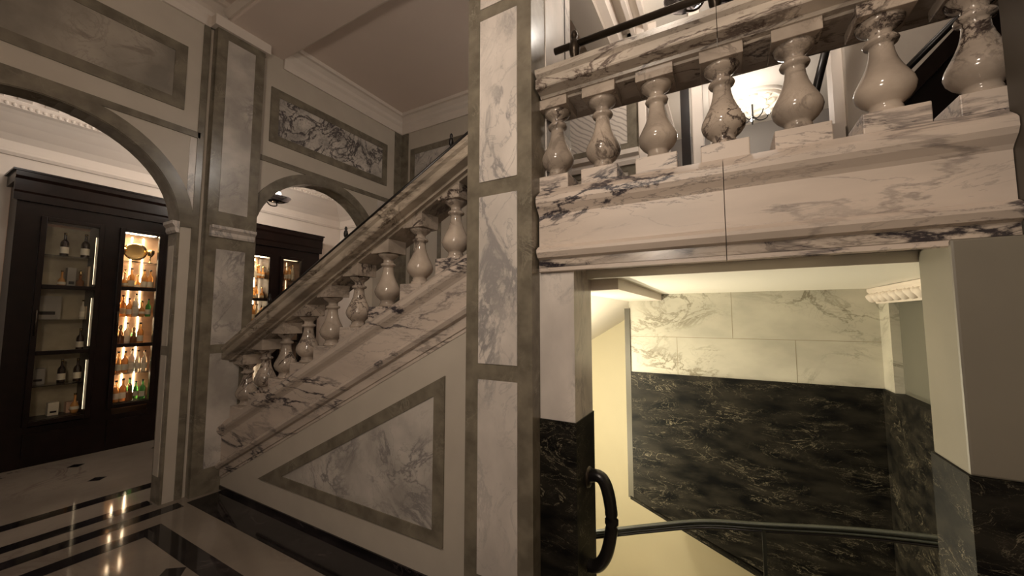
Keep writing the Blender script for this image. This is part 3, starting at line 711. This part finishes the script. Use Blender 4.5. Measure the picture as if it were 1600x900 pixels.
def fill(cab, p, n, where, seed, density=1.0, skip=()):
    rnd = random.Random(seed); zs = shelves(cab, p, n); y0, y1, z0, z1 = p; gap = (z1-z0)/n
    for k, z in enumerate(zs):
        if k in skip: continue
        for row, x in enumerate((XC+.24, XC+.13)):
            y = y0+.0+.03*row; c = 0
            while y < y1-.0:
                if rnd.random() < density:
                    kd = rnd.choice(['amber', 'pale', 'round', 'amber', 'squat', 'pale', 'green' if y > y1-.12 else 'round'])
                    s = min(1.0, (gap-.03)/.27)*rnd.uniform(.85, 1.05)
                    put_bottle(kd, x, y, z, '%s from left in %s row, %s shelf of %s' % (NTH[c], ('front', 'back')[row], ORD[k], where), 'bottles on the %s shelf of %s' % (ORD[k], where), s); c += 1
                y += .060
    return zs
b = MB(); b.box(XC+.021, XC+.024, C1[0][0]-.1, C1[0][1]+.09, C1[0][2], C1[0][3]); b.build('lining', M['cab_back'], cab1)
strips(cab1, C1[1], M['strip'], 3); side_strip(cab1, C1[0], M['strip_dim'])
strips(cab2, C2[0], M['strip'], 3); strips(cab2, C2[1], M['strip_dim'], 2)
fill(cab1, C1[1], 6, 'bright left cabinet', 3, .95, skip=(5,))
zl = shelves(cab1, C1[0], 6)
fill(cab2, C2[0], 6, 'glowing cabinet behind stairs', 5, .95, skip=(0, 1, 2))
fill(cab2, C2[1], 6, 'right door behind stairs', 8, .8, skip=(0, 1, 2, 3))
L1 = 'dim left cabinet door'
for (kd, y, k, s) in (('dark', 1.22, 5, 1.05), ('dark', 1.38, 5, 1.1), ('round', 1.22, 4, .9), ('squat', 1.36, 4, .9), ('dark', 1.40, 2, .95), ('dark', 1.28, 1, 1.0),
                      ('dark', 1.40, 1, 1.0), ('pale', 1.40, 3, .8), ('round', 1.40, 0, 1.0)):
    put_bottle(kd, XC+.20, y, zl[k], '%s side of the %s shelf, %s' % ('right' if y > 1.37 else 'middle left' if y < 1.3 else 'centre', ORD[k], L1), 'bottles behind the %s' % L1, s)
def carton(y, z, w, h, mat, label, d=.08, x=XC+.13):
    t = MB(); t.box(x-d/2, x+d/2, y-w/2, y+w/2, z, z+h); o = t.build('bottle_carton', mat, bevel=.002)
    tag(o, label, 'box'); b = MB(); b.box(x+d/2-.001, x+d/2+.002, y-w*.3, y+w*.3, z+h*.2, z+h*.34).build('printed_band', M['wood'], o); return o
M['carton_lt'] = plain('pale_carton', (.70, .55, .36), .6, noise=.05); M['carton_g'] = plain('grey_carton', (.30, .27, .22), .6, noise=.1)
M['carton_fl'] = marble('floral_carton', (.55, .50, .36), (.12, .20, .06), 18, .15, .35, rough=.6, seed=21)
carton(1.46, zl[4]+.001, .07, .27, M['carton_lt'], 'tall cream carton at right end of the fourth shelf, left cabinet')
carton(1.30, zl[4]+.001, .07, .24, M['carton_g'], 'grey carton behind bottles on the fourth shelf, left cabinet')
carton(1.14, zl[3]+.001, .20, .26, M['carton_g'], 'wide grey presentation box on the third shelf up, left cabinet')
carton(1.47, zl[3]+.001, .08, .15, M['carton_lt'], 'small yellow lit box on the third shelf, left cabinet')
carton(1.48, zl[2]+.001, .08, .22, M['carton_fl'], 'green floral carton beside a bottle in the left cabinet')
carton(1.25, zl[0]+.001, .08, .14, M['paper'], 'small white square box on the lowest shelf, left cabinet')
carton(1.12, zl[1]+.001, .10, .17, M['carton_g'], 'low grey box on the second shelf, left cabinet')
carton(1.40, zl[0]+.001, .10, .12, M['wood_in'], 'small brown wooden box on the lowest shelf, left cabinet', x=XC+.10)
# round silver-gilt plate and goblets on the top shelf of the bright door
zt = C1[1][2]+(C1[1][3]-C1[1][2])*5/6
dr = thing('presentation_plate', (XC+.16, 1.82, zt), 'large round engraved gilt plate on the top shelf of bright cabinet door', 'plate')
b = MB(); b.lathe((XC+.15, 1.82, zt+.145), [(.085, 0), (.105, .012), (.115, .02), (.09, .016), (.01, .014)], 32, 'x'); b.build('dish', M['gold'], dr)
b = MB(); b.box(XC+.10, XC+.18, 1.79, 1.85, zt, zt+.02); b.build('stand', M['wood'], dr)
def goblet(y, z, label):
    b = MB(); b.lathe((XC+.22, y, z), [(.03, 0), (.03, .006), (.006, .015), (.006, .08), (.02, .09), (.04, .13), (.042, .17), (.038, .17), (.034, .13), (.01, .095)], 16)
    tag(b.build('goblet', M['gold'], None), label, 'goblet')
goblet(1.685, zt+.001, 'gilt goblet left of the round plate on the top cabinet shelf')
goblet(1.95, zt+.001, 'gilt goblet right of the round plate on the top cabinet shelf')
